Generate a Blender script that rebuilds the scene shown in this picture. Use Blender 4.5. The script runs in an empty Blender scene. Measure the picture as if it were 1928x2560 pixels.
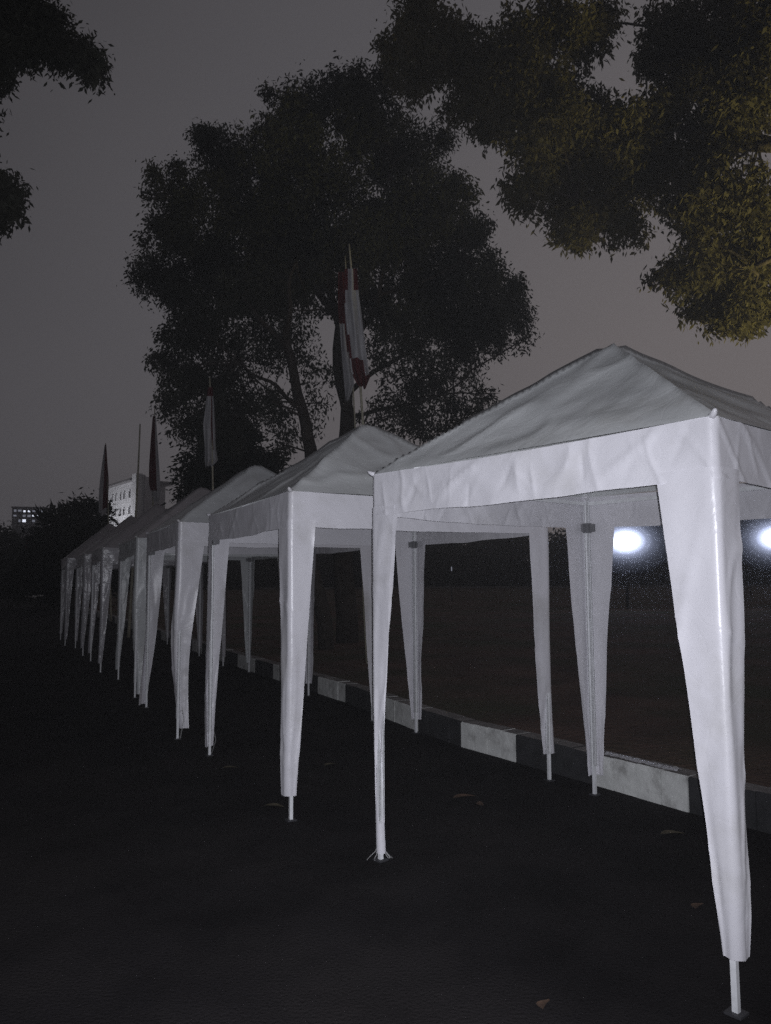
import bpy, math, random
import numpy as np
from mathutils import Vector, Matrix, noise
SC = bpy.context.scene
COL = SC.collection
random.seed(7)
RNG = np.random.default_rng(7)
PI = math.pi

# ------------------------------------------------------------------ camera
F, PITCH, ROLL, EYE = 1925.07, math.radians(5.081), math.radians(-0.34), 1.5
cam = bpy.data.cameras.new('camera')
cam.sensor_fit = 'VERTICAL'; cam.sensor_height = 36.0; cam.lens = F / 2560 * 36.0
cam.clip_start = 0.02; cam.clip_end = 2000
co = bpy.data.objects.new('camera', cam); COL.objects.link(co); SC.camera = co
X = Vector((1, 0, 0)); FW = Vector((0, math.cos(PITCH), math.sin(PITCH))); UP = Vector((0, -math.sin(PITCH), math.cos(PITCH)))
cr, sr = math.cos(ROLL), math.sin(ROLL)
RI = X * cr + UP * sr; UPR = UP * cr - X * sr
M = Matrix((RI, UPR, -FW)).transposed().to_4x4(); M.translation = Vector((0, 0, EYE))
co.matrix_world = M

def at(u, v, y):
    """world point on the sight line of pixel (u, v) of the 1928 x 2560 photograph at distance y"""
    a = (u - 964) / F; b = (v - 1280) / F
    d = RI * a - UPR * b + FW
    return Vector((0, 0, EYE)) + d * (y / d.y)
def v_at(u, v, y):
    return at(u * 1.1573, v * 1.1573, y)

# ------------------------------------------------------------------ night sky
W = bpy.data.worlds.new('World'); SC.world = W; W.use_nodes = True
nt = W.node_tree; nt.nodes.clear()
def N(t, tree, **k):
    n = tree.nodes.new(t)
    for a, b in k.items(): setattr(n, a, b)
    return n
out = N('ShaderNodeOutputWorld', nt); bg = N('ShaderNodeBackground', nt)
tc = N('ShaderNodeTexCoord', nt); dot = N('ShaderNodeVectorMath', nt, operation='DOT_PRODUCT')
dot.inputs[1].default_value = (0.80, 0.46, -0.62)            # town glow low on the right
nt.links.new(tc.outputs['Generated'], dot.inputs[0])
nz = N('ShaderNodeTexNoise', nt); nz.inputs['Scale'].default_value = 2.2; nz.inputs['Detail'].default_value = 3
nt.links.new(tc.outputs['Generated'], nz.inputs['Vector'])
mad = N('ShaderNodeMath', nt, operation='MULTIPLY_ADD'); mad.inputs[1].default_value = 0.24; 
nt.links.new(nz.outputs['Fac'], mad.inputs[0]); nt.links.new(dot.outputs['Value'], mad.inputs[2])
ramp = N('ShaderNodeMapRange', nt); ramp.inputs['From Min'].default_value = -0.55; ramp.inputs['From Max'].default_value = 0.85
nt.links.new(mad.outputs[0], ramp.inputs['Value'])
cr_ = N('ShaderNodeValToRGB', nt)
e = cr_.color_ramp.elements
e[0].position = 0.0; e[0].color = (0.026, 0.025, 0.028, 1)
e[1].position = 1.0; e[1].color = (0.146, 0.130, 0.130, 1)
m1 = cr_.color_ramp.elements.new(0.5); m1.color = (0.076, 0.072, 0.078, 1)
nt.links.new(ramp.outputs[0], cr_.inputs[0]); nt.links.new(cr_.outputs[0], bg.inputs[0])
bg.inputs[1].default_value = 1.08
nt.links.new(bg.outputs[0], out.inputs[0])

# ------------------------------------------------------------------ light: the phone's own flash beside the lens, exposure
fl = bpy.data.lights.new('phone_flash', 'SPOT'); fl.energy = 580; fl.color = (0.90, 0.915, 1.0)
fl.spot_size = math.radians(110); fl.spot_blend = 1.0; fl.shadow_soft_size = 0.004
fo = bpy.data.objects.new('phone_flash', fl); COL.objects.link(fo)
fm = M.copy(); fm.translation = Vector((0, 0, EYE)) + RI * 0.015 + UPR * 0.012; fo.matrix_world = fm @ Matrix.Rotation(math.radians(10), 4, 'Y') @ Matrix.Rotation(math.radians(-8), 4, 'X')
SC.view_settings.view_transform = 'Standard'; SC.view_settings.look = 'None'
SC.view_settings.gamma = 1.0; SC.view_settings.exposure = 0.0; SC.view_settings.use_curve_mapping = False
SC.cycles.max_bounces = 5; SC.cycles.volume_bounces = 0; SC.cycles.transparent_max_bounces = 12
SC.cycles.sample_clamp_indirect = 2.0
SC.cycles.use_denoising = False

# ------------------------------------------------------------------ materials
def mat(name, col, rough=0.7, spec=0.4, var=0.15, scale=6.0, bump=0.0, bscale=40.0, metal=0.0, transl=0.0, bdist=0.01, detail=4, stain=None):
    m = bpy.data.materials.new(name); m.use_nodes = True; t = m.node_tree; t.nodes.clear()
    o = N('ShaderNodeOutputMaterial', t); p = N('ShaderNodeBsdfPrincipled', t)
    p.inputs['Roughness'].default_value = rough; p.inputs['Specular IOR Level'].default_value = spec; p.inputs['Metallic'].default_value = metal
    c = N('ShaderNodeTexCoord', t)
    n1 = N('ShaderNodeTexNoise', t); n1.inputs['Scale'].default_value = scale; n1.inputs['Detail'].default_value = detail
    t.links.new(c.outputs['Object'], n1.inputs['Vector'])
    r = N('ShaderNodeValToRGB', t)
    lo = [x * (1 - var) for x in col]; hi = [min(1, x * (1 + var)) for x in col]
    r.color_ramp.elements[0].position = 0.3; r.color_ramp.elements[1].position = 0.7
    r.color_ramp.elements[0].color = (*lo, 1); r.color_ramp.elements[1].color = (*hi, 1)
    t.links.new(n1.outputs['Fac'], r.inputs[0]); csock = r.outputs[0]
    if stain:
        scol, ssc, lo_, hi_ = stain
        n3 = N('ShaderNodeTexNoise', t); n3.inputs['Scale'].default_value = ssc; n3.inputs['Detail'].default_value = 6; n3.inputs['Roughness'].default_value = 0.65
        t.links.new(c.outputs['Object'], n3.inputs['Vector'])
        mr = N('ShaderNodeMapRange', t); mr.inputs['From Min'].default_value = lo_; mr.inputs['From Max'].default_value = hi_
        t.links.new(n3.outputs['Fac'], mr.inputs['Value'])
        mx = N('ShaderNodeMix', t, data_type='RGBA'); t.links.new(mr.outputs[0], mx.inputs[0]); t.links.new(csock, mx.inputs[6])
        mx.inputs[7].default_value = (*scol, 1); csock = mx.outputs[2]
    t.links.new(csock, p.inputs['Base Color'])
    if bump:
        n2 = N('ShaderNodeTexNoise', t); n2.inputs['Scale'].default_value = bscale; n2.inputs['Detail'].default_value = 5
        t.links.new(c.outputs['Object'], n2.inputs['Vector'])
        b = N('ShaderNodeBump', t); b.inputs['Strength'].default_value = bump; b.inputs['Distance'].default_value = bdist
        t.links.new(n2.outputs['Fac'], b.inputs['Height']); t.links.new(b.outputs[0], p.inputs['Normal'])
    if transl:
        tr = N('ShaderNodeBsdfTranslucent', t); t.links.new(csock, tr.inputs[0])
        ms = N('ShaderNodeMixShader', t); ms.inputs[0].default_value = transl
        t.links.new(p.outputs[0], ms.inputs[1]); t.links.new(tr.outputs[0], ms.inputs[2]); t.links.new(ms.outputs[0], o.inputs[0])
    else: t.links.new(p.outputs[0], o.inputs[0])
    return m
def emit(name, col, s):
    m = bpy.data.materials.new(name); m.use_nodes = True; t = m.node_tree; t.nodes.clear()
    o = N('ShaderNodeOutputMaterial', t); e_ = N('ShaderNodeEmission', t); e_.inputs[0].default_value = (*col, 1); e_.inputs[1].default_value = s
    t.links.new(e_.outputs[0], o.inputs[0]); return m
def cloth_mat(name, col, crease):
    """white woven tarpaulin: fine weave, soft folds, packing creases, faint grime"""
    m = mat(name, col, rough=0.33, spec=0.5, var=0.045, scale=3.0, transl=0.12, stain=((0.42, 0.41, 0.38), 1.7, 0.55, 0.95))
    t = m.node_tree; p = next(n for n in t.nodes if n.type == 'BSDF_PRINCIPLED'); c = next(n for n in t.nodes if n.type == 'TEX_COORD')
    n2 = N('ShaderNodeTexNoise', t); n2.inputs['Scale'].default_value = 3.6; n2.inputs['Detail'].default_value = 5; n2.inputs['Distortion'].default_value = 2.0
    v = N('ShaderNodeTexVoronoi', t, feature='DISTANCE_TO_EDGE'); v.inputs['Scale'].default_value = 2.4
    n4 = N('ShaderNodeTexNoise', t); n4.inputs['Scale'].default_value = 2.0
    va = N('ShaderNodeVectorMath', t, operation='MULTIPLY_ADD'); va.inputs[1].default_value = (1.6, 1.6, 1.6)
    t.links.new(c.outputs['Object'], n2.inputs['Vector']); t.links.new(c.outputs['Object'], n4.inputs['Vector'])
    t.links.new(n4.outputs['Color'], va.inputs[0]); t.links.new(c.outputs['Object'], va.inputs[2]); t.links.new(va.outputs[0], v.inputs['Vector'])
    mr = N('ShaderNodeMapRange', t); mr.inputs['From Max'].default_value = 0.05; mr.inputs['To Max'].default_value = 0.10; t.links.new(v.outputs['Distance'], mr.inputs['Value'])
    ad = N('ShaderNodeMath', t, operation='ADD'); t.links.new(n2.outputs['Fac'], ad.inputs[0]); t.links.new(mr.outputs[0], ad.inputs[1])
    b = N('ShaderNodeBump', t); b.inputs['Strength'].default_value = crease; b.inputs['Distance'].default_value = 0.02
    t.links.new(ad.outputs[0], b.inputs['Height'])
    w = N('ShaderNodeTexNoise', t); w.inputs['Scale'].default_value = 160; w.inputs['Detail'].default_value = 1; t.links.new(c.outputs['Object'], w.inputs['Vector'])
    b2 = N('ShaderNodeBump', t); b2.inputs['Strength'].default_value = 0.10; b2.inputs['Distance'].default_value = 0.002
    t.links.new(w.outputs['Fac'], b2.inputs['Height']); t.links.new(b.outputs[0], b2.inputs['Normal']); t.links.new(b2.outputs[0], p.inputs['Normal'])
    return m

def glare_lens_mat():
    """oval lamp lens: bright core, glare halo painted as emission fading towards the rim"""
    m = emit('floodlight_glare', (0.62, 0.70, 1.0), 1.0); t = m.node_tree; e_ = next(n for n in t.nodes if n.type == 'EMISSION')
    c = N('ShaderNodeTexCoord', t); sb = N('ShaderNodeVectorMath', t, operation='SUBTRACT'); sb.inputs[1].default_value = (0.5, 0.5, 0.5)
    ml = N('ShaderNodeVectorMath', t, operation='MULTIPLY'); ml.inputs[1].default_value = (2, 0, 2); ln = N('ShaderNodeVectorMath', t, operation='LENGTH')
    t.links.new(c.outputs['Generated'], sb.inputs[0]); t.links.new(sb.outputs[0], ml.inputs[0]); t.links.new(ml.outputs[0], ln.inputs[0])
    r = N('ShaderNodeValToRGB', t); el = r.color_ramp.elements; el[0].position = 0.0; el[0].color = (1, 1, 1, 1); el[1].position = 1.0; el[1].color = (0.0012, 0.0012, 0.0012, 1)
    for p_, v_ in ((0.18, 0.8), (0.30, 0.22), (0.42, 0.072), (0.56, 0.026), (0.72, 0.009), (0.86, 0.004)): x_ = el.new(p_); x_.color = (v_, v_, v_, 1)
    mu = N('ShaderNodeMath', t, operation='MULTIPLY'); mu.inputs[1].default_value = 7.0
    t.links.new(ln.outputs['Value'], r.inputs[0]); t.links.new(r.outputs[0], mu.inputs[0]); t.links.new(mu.outputs[0], e_.inputs[1]); return m

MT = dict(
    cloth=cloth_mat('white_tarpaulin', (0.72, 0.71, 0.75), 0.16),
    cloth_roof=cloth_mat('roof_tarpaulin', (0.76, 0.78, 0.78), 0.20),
    cloth_roof_shade=cloth_mat('shaded_roof_tarpaulin', (0.36, 0.335, 0.35), 0.35),  # far roofs: shade under the trees put into the cloth colour
    cloth_grey=cloth_mat('greyer_tarpaulin', (0.58, 0.60, 0.61), 0.30),  # greyer copy; tree shade on the third roof put into its colour
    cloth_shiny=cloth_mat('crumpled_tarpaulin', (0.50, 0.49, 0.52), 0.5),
    steel=mat('galvanised_steel', (0.74, 0.75, 0.77), rough=0.4, metal=0.0, var=0.1, scale=30),
    dark=mat('dark_plastic', (0.04, 0.04, 0.045), rough=0.5),
    bracket=mat('grey_plastic', (0.16, 0.16, 0.17), rough=0.5),
    asphalt=mat('asphalt', (0.014, 0.0125, 0.0135), rough=0.95, spec=0.05, var=0.35, scale=2.0, bump=0.7, bscale=70, bdist=0.012, detail=8, stain=((0.026, 0.023, 0.023), 0.6, 0.45, 0.7)),
    soil=mat('dry_grass_soil', (0.105, 0.066, 0.052), rough=0.95, spec=0.1, var=0.45, scale=1.3, bump=0.9, bscale=14, bdist=0.06, detail=8, stain=((0.055, 0.058, 0.030), 0.35, 0.45, 0.62)),
    kerb_white=mat('kerb_white_paint', (0.66, 0.67, 0.65), rough=0.75, var=0.12, scale=9, bump=0.35, bscale=45, stain=((0.22, 0.21, 0.2), 7, 0.50, 0.80)),
    kerb_far_white=mat('kerb_whiter_paint', (0.78, 0.78, 0.76), rough=0.6, var=0.08, scale=4),  # whiter than the near kerb's paint
    kerb_black=mat('kerb_black_paint', (0.022, 0.022, 0.024), rough=0.75, var=0.3, scale=9, bump=0.35, bscale=45),
    kerb_top=mat('kerb_concrete', (0.20, 0.185, 0.18), rough=0.9, var=0.3, scale=12, bump=0.6, bscale=60),
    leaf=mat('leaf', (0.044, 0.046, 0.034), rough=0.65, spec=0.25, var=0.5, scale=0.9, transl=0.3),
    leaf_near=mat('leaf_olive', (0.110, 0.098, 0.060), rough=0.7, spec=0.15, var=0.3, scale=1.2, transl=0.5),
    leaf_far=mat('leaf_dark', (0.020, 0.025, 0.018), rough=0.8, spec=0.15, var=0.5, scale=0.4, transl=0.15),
    bark=mat('bark', (0.05, 0.042, 0.036), rough=0.95, spec=0.1, var=0.4, scale=8, bump=0.8, bscale=20, bdist=0.03),
    bamboo=mat('bamboo', (0.36, 0.34, 0.26), rough=0.5, var=0.25, scale=14),
    red=mat('red_cloth', (0.10, 0.014, 0.018), rough=0.85, spec=0.2, var=0.2, scale=8, transl=0.3, bump=0.3, bscale=18),
    white=mat('white_cloth', (0.52, 0.52, 0.54), rough=0.85, spec=0.2, var=0.08, scale=8, transl=0.3, bump=0.3, bscale=18),
    facade=mat('white_render', (0.66, 0.66, 0.68), rough=0.9, var=0.06, scale=0.4, stain=((0.45, 0.45, 0.46), 0.15, 0.5, 0.9)),
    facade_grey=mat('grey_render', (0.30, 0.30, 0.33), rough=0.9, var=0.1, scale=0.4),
    glass_dark=mat('dark_window_glass', (0.012, 0.012, 0.016), rough=0.15, var=0.2),
    concrete=mat('raw_concrete', (0.16, 0.155, 0.16), rough=0.9, var=0.2, scale=1),
    litter=mat('dead_leaf', (0.075, 0.045, 0.030), rough=0.7, var=0.35, scale=25),
    litter_pale=mat('dead_leaf_yellow', (0.065, 0.055, 0.035), rough=0.7, var=0.35, scale=25),
    film=mat('clear_plastic_film', (0.55, 0.55, 0.58), rough=0.12, spec=0.9, var=0.1, bump=1.0, bscale=60, bdist=0.01),
    string=mat('white_string', (0.3, 0.3, 0.3), rough=0.8),
    lamp=glare_lens_mat(),
    lit=emit('lit_window', (0.82, 0.86, 1.0), 1.4),
    lit_dim=emit('dim_pale_glow', (0.75, 0.78, 0.95), 0.22),
    sodium=emit('sodium_lamp', (1.0, 0.80, 0.14), 170.0),
)

# ------------------------------------------------------------------ helpers
def link(name, verts, faces, m, parent=None, smooth=False, label=None, kind=None):
    me = bpy.data.meshes.new(name)
    verts = np.asarray(verts, dtype=np.float32)
    if isinstance(faces, np.ndarray):
        n, k = faces.shape
        me.vertices.add(len(verts)); me.vertices.foreach_set('co', verts.ravel())
        me.loops.add(n * k); me.loops.foreach_set('vertex_index', faces.ravel().astype(np.int32))
        me.polygons.add(n); me.polygons.foreach_set('loop_start', np.arange(0, n * k, k, dtype=np.int32))
        me.update(calc_edges=True)
    else:
        me.from_pydata([tuple(map(float, v)) for v in verts], [], faces); me.update()
    if smooth: me.polygons.foreach_set('use_smooth', [True] * len(me.polygons))
    me.materials.append(m)
    o = bpy.data.objects.new(name, me); COL.objects.link(o)
    if parent: o.parent = parent
    if label: o['label'] = label
    if kind: o['kind'] = kind
    return o
def thing(name, label, cat, loc=(0, 0, 0), rz=0.0, group=None):
    o = bpy.data.objects.new(name, None); COL.objects.link(o); o.location = loc; o.rotation_euler = (0, 0, rz); o.empty_display_size = 0.2
    o['label'] = label; o['category'] = cat
    if group: o['group'] = group
    return o
class MB:
    def __init__(s): s.v = []; s.f = []
    def box(s, c, d, rz=0.0):
        cx, cy, cz = c; dx, dy, dz = d[0] / 2, d[1] / 2, d[2] / 2; b = len(s.v); q, w = math.cos(rz), math.sin(rz)
        for i in (-1, 1):
            for j in (-1, 1):
                for k in (-1, 1): s.v.append((cx + i * dx * q - j * dy * w, cy + i * dx * w + j * dy * q, cz + k * dz))
        for f in ((0, 1, 3, 2), (4, 6, 7, 5), (0, 4, 5, 1), (2, 3, 7, 6), (0, 2, 6, 4), (1, 5, 7, 3)): s.f.append(tuple(b + i for i in f))
        return s
    def tube(s, pts, rads, n=8, cap=True):
        pts = [Vector(p) for p in pts]; b = len(s.v); prev = None
        for i, p in enumerate(pts):
            t = (pts[min(i + 1, len(pts) - 1)] - pts[max(i - 1, 0)]).normalized()
            a = t.orthogonal().normalized() if prev is None else (prev - t * prev.dot(t)).normalized()
            prev = a; c = t.cross(a)
            for k in range(n):
                g = 2 * PI * k / n; s.v.append(tuple(p + (a * math.cos(g) + c * math.sin(g)) * rads[i]))
        for i in range(len(pts) - 1):
            for k in range(n):
                s.f.append((b + i * n + k, b + i * n + (k + 1) % n, b + (i + 1) * n + (k + 1) % n, b + (i + 1) * n + k))
        if cap:
            s.f.append(tuple(b + k for k in range(n))[::-1]); s.f.append(tuple(b + (len(pts) - 1) * n + k for k in range(n)))
        return s
    def prism(s, poly, z0, z1, off=(0, 0)):
        b = len(s.v); n = len(poly)
        for z in (z0, z1):
            for p in poly: s.v.append((p[0] + off[0], p[1] + off[1], z))
        for k in range(n): s.f.append((b + k, b + (k + 1) % n, b + n + (k + 1) % n, b + n + k))
        s.f.append(tuple(b + k for k in range(n))[::-1]); s.f.append(tuple(b + n + k for k in range(n)))
        return s
    def put(s, name, m, parent=None, smooth=False, **k): return link(name, s.v, s.f, m, parent, smooth, **k)
def grid(P, name, m, parent, **k):
    """P: array (a, b, 3) -> smooth sheet"""
    a, b = P.shape[:2]; i = np.arange(a * b).reshape(a, b)
    f = np.stack([i[:-1, :-1], i[1:, :-1], i[1:, 1:], i[:-1, 1:]], -1).reshape(-1, 4)
    return link(name, P.reshape(-1, 3), f, m, parent, smooth=True, **k)
def ns(x, y, z, seed=0.0): return noise.noise(Vector((x + seed * 13.7, y - seed * 7.1, z + seed * 3.3)))
def ridge(x, y, z, seed): return (1 - min(1, abs(ns(x, y, z, seed)) * 5)) ** 2

# ------------------------------------------------------------------ ground, field, kerb
def sheet(name, pts, z, m):
    o = link(name, [(x, y, z) for x, y in pts], [tuple(range(len(pts)))], m); o['kind'] = 'structure'; return o
sheet('asphalt_ground', [(-240, -12), (240, -12), (240, 240), (-240, 240)], 0.0, MT['asphalt'])
# kerb line: (x, y) of the foot of its face
KL = [(5.6, 0.4), (4.1, 2.2), (2.95, 3.75), (1.94, 5.11), (1.06, 6.51), (0.66, 7.12), (0.31, 7.85), (-0.14, 8.86), (-0.51, 9.69), (-1.75, 12.05), (-2.61, 13.72), (-4.9, 18.35), (-7.41, 23.38), (-11.2, 31.0), (-16.0, 40.5), (-22.0, 52.0), (-27.5, 62.5), (-31.9, 71.5)]
def along(poly):
    P = np.array(poly); d = np.r_[0, np.cumsum(np.linalg.norm(np.diff(P, axis=0), axis=1))]
    return P, d
KP, KD = along(KL)
def kpt(s): return np.array([np.interp(s, KD, KP[:, 0]), np.interp(s, KD, KP[:, 1])])
def knorm(s):
    t = kpt(s + 0.05) - kpt(s - 0.05); t /= np.linalg.norm(t); return np.array([t[1], -t[0]])    # to the right of travel = into the field
s0 = KD[3]                                                   # end of a white run, nearest the camera
back = [tuple(kpt(s) + knorm(s) * 0.10) for s in np.linspace(0.1, KD[-1] - 0.1, 60)]
field_z = 0.19
sheet('field', back + [(-33.5, 74.5), (-36, 240 - 1), (239, 239), (239, -11), (14, -11)], field_z, MT['soil'])
kroot = thing('kerb', 'long low kerb painted in black and white bands running behind the row of tents', 'kerb')
KH = 0.225
def kerb_piece(sa, sb, kind, root, joint=0.004):
    """one kerbstone: painted face, bare top, slightly uneven"""
    dz = random.uniform(-0.004, 0.004); dn = random.uniform(-0.004, 0.004)
    a, b = sa + joint, sb - joint
    q = []
    for s in (a, b):
        p = kpt(s); n = knorm((sa + sb) / 2)
        q.append((p + n * (0.0 + dn), p + n * 0.17))
    z = KH + dz; c = 0.012
    (a0, a1), (b0, b1) = q; n = knorm((sa + sb) / 2)
    v = [(*a0, -0.02), (*b0, -0.02), (*b0, z - c), (*a0, z - c), (*(b0 + n * c), z), (*(a0 + n * c), z), (*b1, z), (*a1, z), (*b1, 0.0), (*a1, 0.0)]
    f = [(0, 1, 2, 3), (3, 2, 4, 5), (5, 4, 6, 7), (7, 6, 8, 9), (0, 3, 5, 7, 9), (1, 8, 6, 4, 2)]
    o = link('kerbstone', v, f, MT['kerb_white' if kind else 'kerb_black'], root)
    o.data.materials.append(MT['kerb_top']); o.data.polygons[2].material_index = 1; o.data.polygons[3].material_index = 1
# bed of mortar showing in the joints
bed = []
S = np.linspace(0.05, KD[-1] - 0.05, 160); bv = []; bf = []
for i, s in enumerate(S):
    p = kpt(s); n = knorm(s)
    for dn_, z in ((0.012, 0.0), (0.012, KH - 0.018), (0.16, KH - 0.018)): bv.append((*(p + n * dn_), z))
for i in range(len(S) - 1):
    for k in range(2): bf.append((3 * i + k, 3 * i + 3 + k, 3 * i + 4 + k, 3 * i + 1 + k))
link('mortar_bed', bv, bf, MT['kerb_black'], kroot)
# colour changes measured along the kerb: + is away from the camera
marks = [0, 0.82, 1.65, 2.37, 3.19, 4.30, 5.21, 6.09, 6.95, 7.88, 8.77, 9.76, 10.69]
while s0 + marks[-1] < KD[-1] - 1.2: marks.append(marks[-1] + 0.92)
near = [-0.9 * k for k in range(1, 8) if s0 - 0.9 * k > 0.1][::-1]
allm = near + marks; white = (len(near) % 2 == 0)
for i in range(len(allm) - 1):
    a, b = allm[i] + s0, allm[i + 1] + s0
    k_near = len(near); w = ((i - k_near) % 2 == 0)
    dist = np.linalg.norm(kpt((a + b) / 2)); n = 4 if dist < 13 else (2 if dist < 24 else 1)
    for j in range(n): kerb_piece(a + (b - a) * j / n, a + (b - a) * (j + 1) / n, w, kroot)

def straight_kerb(p0, p1, nseg, h, th, label, first=True):
    r = thing('kerb', label, 'kerb'); p0 = Vector(p0); p1 = Vector(p1); d = (p1 - p0)
    rz = math.atan2(d.y, d.x)
    for i in range(nseg):
        c = p0 + d * ((i + 0.5) / nseg)
        b = MB().box((c.x, c.y, h / 2 - 0.01), (d.length / nseg - 0.02, th, h), rz)
        b.put('kerbstone', MT['kerb_far_white'] if (i % 2 == 0) == first else MT['kerb_black'], r)
    return r
straight_kerb((-31.9, 73.6, 0), (-33.3, 73.0, 0), 1, 0.34, 0.25, 'single pale kerbstone facing the camera at the distant road corner on the left')
straight_kerb((-33.6, 73.4, 0), (-38.6, 81.0, 0), 8, 0.34, 0.25, 'short striped kerb curving away at the far left edge of the road')
kf = thing('kerb', 'thin pale kerb line along the far side of the dark field', 'kerb')
for i in range(24):
    x = -20 + i * 6
    MB().box((x + 3, 122 - x * 0.02, 0.34), (5.97, 0.4, 0.34), -0.02).put('kerbstone', MT['kerb_top'], kf)

# ------------------------------------------------------------------ tents
def groove_profile(h=0.016, g=0.0016, d=0.006):
    """square tube section with two grooves on each face"""
    side = [(-h, -h)]
    for c in (-0.0105, 0.0105): side += [(c - g, -h), (c - g, -h + d), (c + g, -h + d), (c + g, -h)]
    poly = []
    for k in range(4):
        q, w = math.cos(k * PI / 2), math.sin(k * PI / 2)
        poly += [(x * q - y * w, x * w + y * q) for x, y in side]
    return poly
PROF = groove_profile()
def leg_cover(root, sx, sy, S_, H, wx, wy, wb, zb, seed, m, gather=0.0, sway=0.02, vent=0.0):
    """cloth sleeve wrapped round the outside of the corner (sx, sy); wx / wy = flap widths along x and y at the top"""
    nz_, na = 64, 22; r = 0.028; P = np.zeros((nz_, na, 3)); zt = H - 0.185
    cx_, cy_ = sx * S_ / 2, sy * S_ / 2
    sw1, sw2 = random.uniform(0, 6), random.uniform(0, 6); zcr = [(random.uniform(.3, 1.6), random.uniform(-.007, .007)) for _ in range(3)]
    for i in range(nz_):
        k = i / (nz_ - 1); z = zt + (zb - zt) * k
        shrink = (1 - k) ** 1.08
        ww = wb
        ax = ww + (wx - ww) * shrink; ay = ww + (wy - ww) * shrink
        for j in range(na):
            t = j / (na - 1) * 2 - 1
            if t < -0.12: s = (t + 0.12) / 0.88; x, y = -r, -0 + 0.0; px, py = (s * ax, 0.0)                # along x, back from the corner
            elif t > 0.12: s = (t - 0.12) / 0.88; px, py = (0.0, -s * ay)
            if abs(t) <= 0.12:
                g = (t + 0.12) / 0.24 * PI / 2; px, py = -r + r * math.sin(g), -r + r * math.cos(g)
            else:
                if t < 0: px = -r + s * (ax - r)
                else: py = -r - s * (ay - r)
            e_ = abs(t)
            wob = ns(z * 1.7, t * 1.2, 0, seed) * 0.016 * (0.25 + e_) * min(1, 2.5 * k + .15) + ns(z * 5, t * 3, 1, seed + 3) * 0.003 * (0.4 + e_)
            wob += 0.006 * ridge(z * 1.3, t * 0.8, 5, seed + 1) * (0.3 + e_)
            for zc_, ac_ in zcr: wob += ac_ * math.exp(-abs(z - zc_ - 0.05 * t) / 0.018)
            if abs(t) > 0.12:
                if t < 0: py += wob * 1.0 + vent * e_ * k
                else: px += wob * 1.0 + vent * e_ * k
            else: px += wob * 0.5; py += wob * 0.5
            swx = sway * (k ** 1.5) * math.sin(k * 4.2 + sw1); swy = sway * (k ** 1.5) * math.sin(k * 3.6 + sw2)
            jag = ns(t * 3, 0, 0, seed + 9) * 0.008 * k
            if gather:
                gk = min(1.0, gather * k ** 2.2); ga = t * PI * 0.8 + PI / 4
                px += (-0.034 + 0.031 * math.cos(ga) * (1 - .12 * k) - px) * gk; py += (-0.034 + 0.031 * math.sin(ga) * (1 - .12 * k) - py) * gk
            P[i, j] = (cx_ + sx * (px + 0.004) + swx, cy_ + sy * (py + 0.004) + swy, z + jag)
    return grid(P, 'leg_cover', m, root)
def valance(root, S_, H, drop, seed, m, amp, n=56, nv=10):
    h = S_ / 2; r = 0.03; pts = []
    cs = [(h, -h, -PI / 2), (h, h, 0), (-h, h, PI / 2), (-h, -h, PI)]
    for ci, (cx_, cy_, a0) in enumerate(cs):
        ox, oy = cx_ - math.copysign(r, cx_), cy_ - math.copysign(r, cy_)
        for k in range(5):
            a = a0 + PI / 2 * k / 4; pts.append((ox + r * math.cos(a), oy + r * math.sin(a), math.cos(a), math.sin(a), 0.0))
        nx_, ny_ = cs[(ci + 1) % 4][:2]; ex, ey = nx_ - math.copysign(r, nx_), ny_ - math.copysign(r, ny_)
        a = a0 + PI / 2; sxp, syp = ox + r * math.cos(a), oy + r * math.sin(a)
        exp_, eyp = ex + r * math.cos(a), ey + r * math.sin(a)
        for k in range(1, n):
            q = k / n; pts.append((sxp + (exp_ - sxp) * q, syp + (eyp - syp) * q, math.cos(a), math.sin(a), math.sin(PI * q)))
    rr_ = random.Random(seed * 7); cre = [(rr_.uniform(0.03, 0.97) * 4, rr_.uniform(-0.10, 0.10), rr_.choice((-1, 1, 1)) * rr_.uniform(0.4, 1.0), rr_.uniform(0, .5), rr_.uniform(.5, 1.1)) for _ in range(44)]
    N_ = len(pts); P = np.zeros((nv, N_ + 1, 3))
    for i in range(nv):
        k = i / (nv - 1)
        for j in range(N_ + 1):
            x, y, nx_, ny_, mid = pts[j % N_]
            w = ns(x * 4.5, y * 4.5, k * 0.5, seed) * amp * 0.7 * (k ** 0.8) * (0.25 + mid)
            w += ridge(x * 2.1 + k * .55, y * 2.1 - k * .35, 0, seed + 2) * amp * 0.8 * (0.2 + 0.8 * math.sin(PI * min(1, k + 0.1))) * (0.3 + 0.7 * mid)
            w += ridge(x * 5 - k * .9, y * 5 + k * .6, 3, seed + 4) * amp * 0.35
            if mid > 0.04:
                q_ = (j % N_) / N_ * 4
                for c0_, sl_, a_, k0_, k1_ in cre:
                    dd = abs(q_ - c0_ - sl_ * (k - .5))
                    if dd < 0.06 and k0_ < k + .15: w += a_ * amp * 0.40 * math.exp(-dd / (0.007 if S_ < 2.02 else 0.012)) * max(0, math.sin(PI * min(1, max(0, (k - k0_ + .1) / (k1_ + .1)))))
            if k > 0.88: w += 0.0035
            z = H - drop * k - 0.012 * mid + ns(x * 3, y * 3, 4, seed) * 0.012 * k
            P[i, j] = (x + nx_ * w, y + ny_ * w, z)
    return grid(P, 'valance', m, root)
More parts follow.
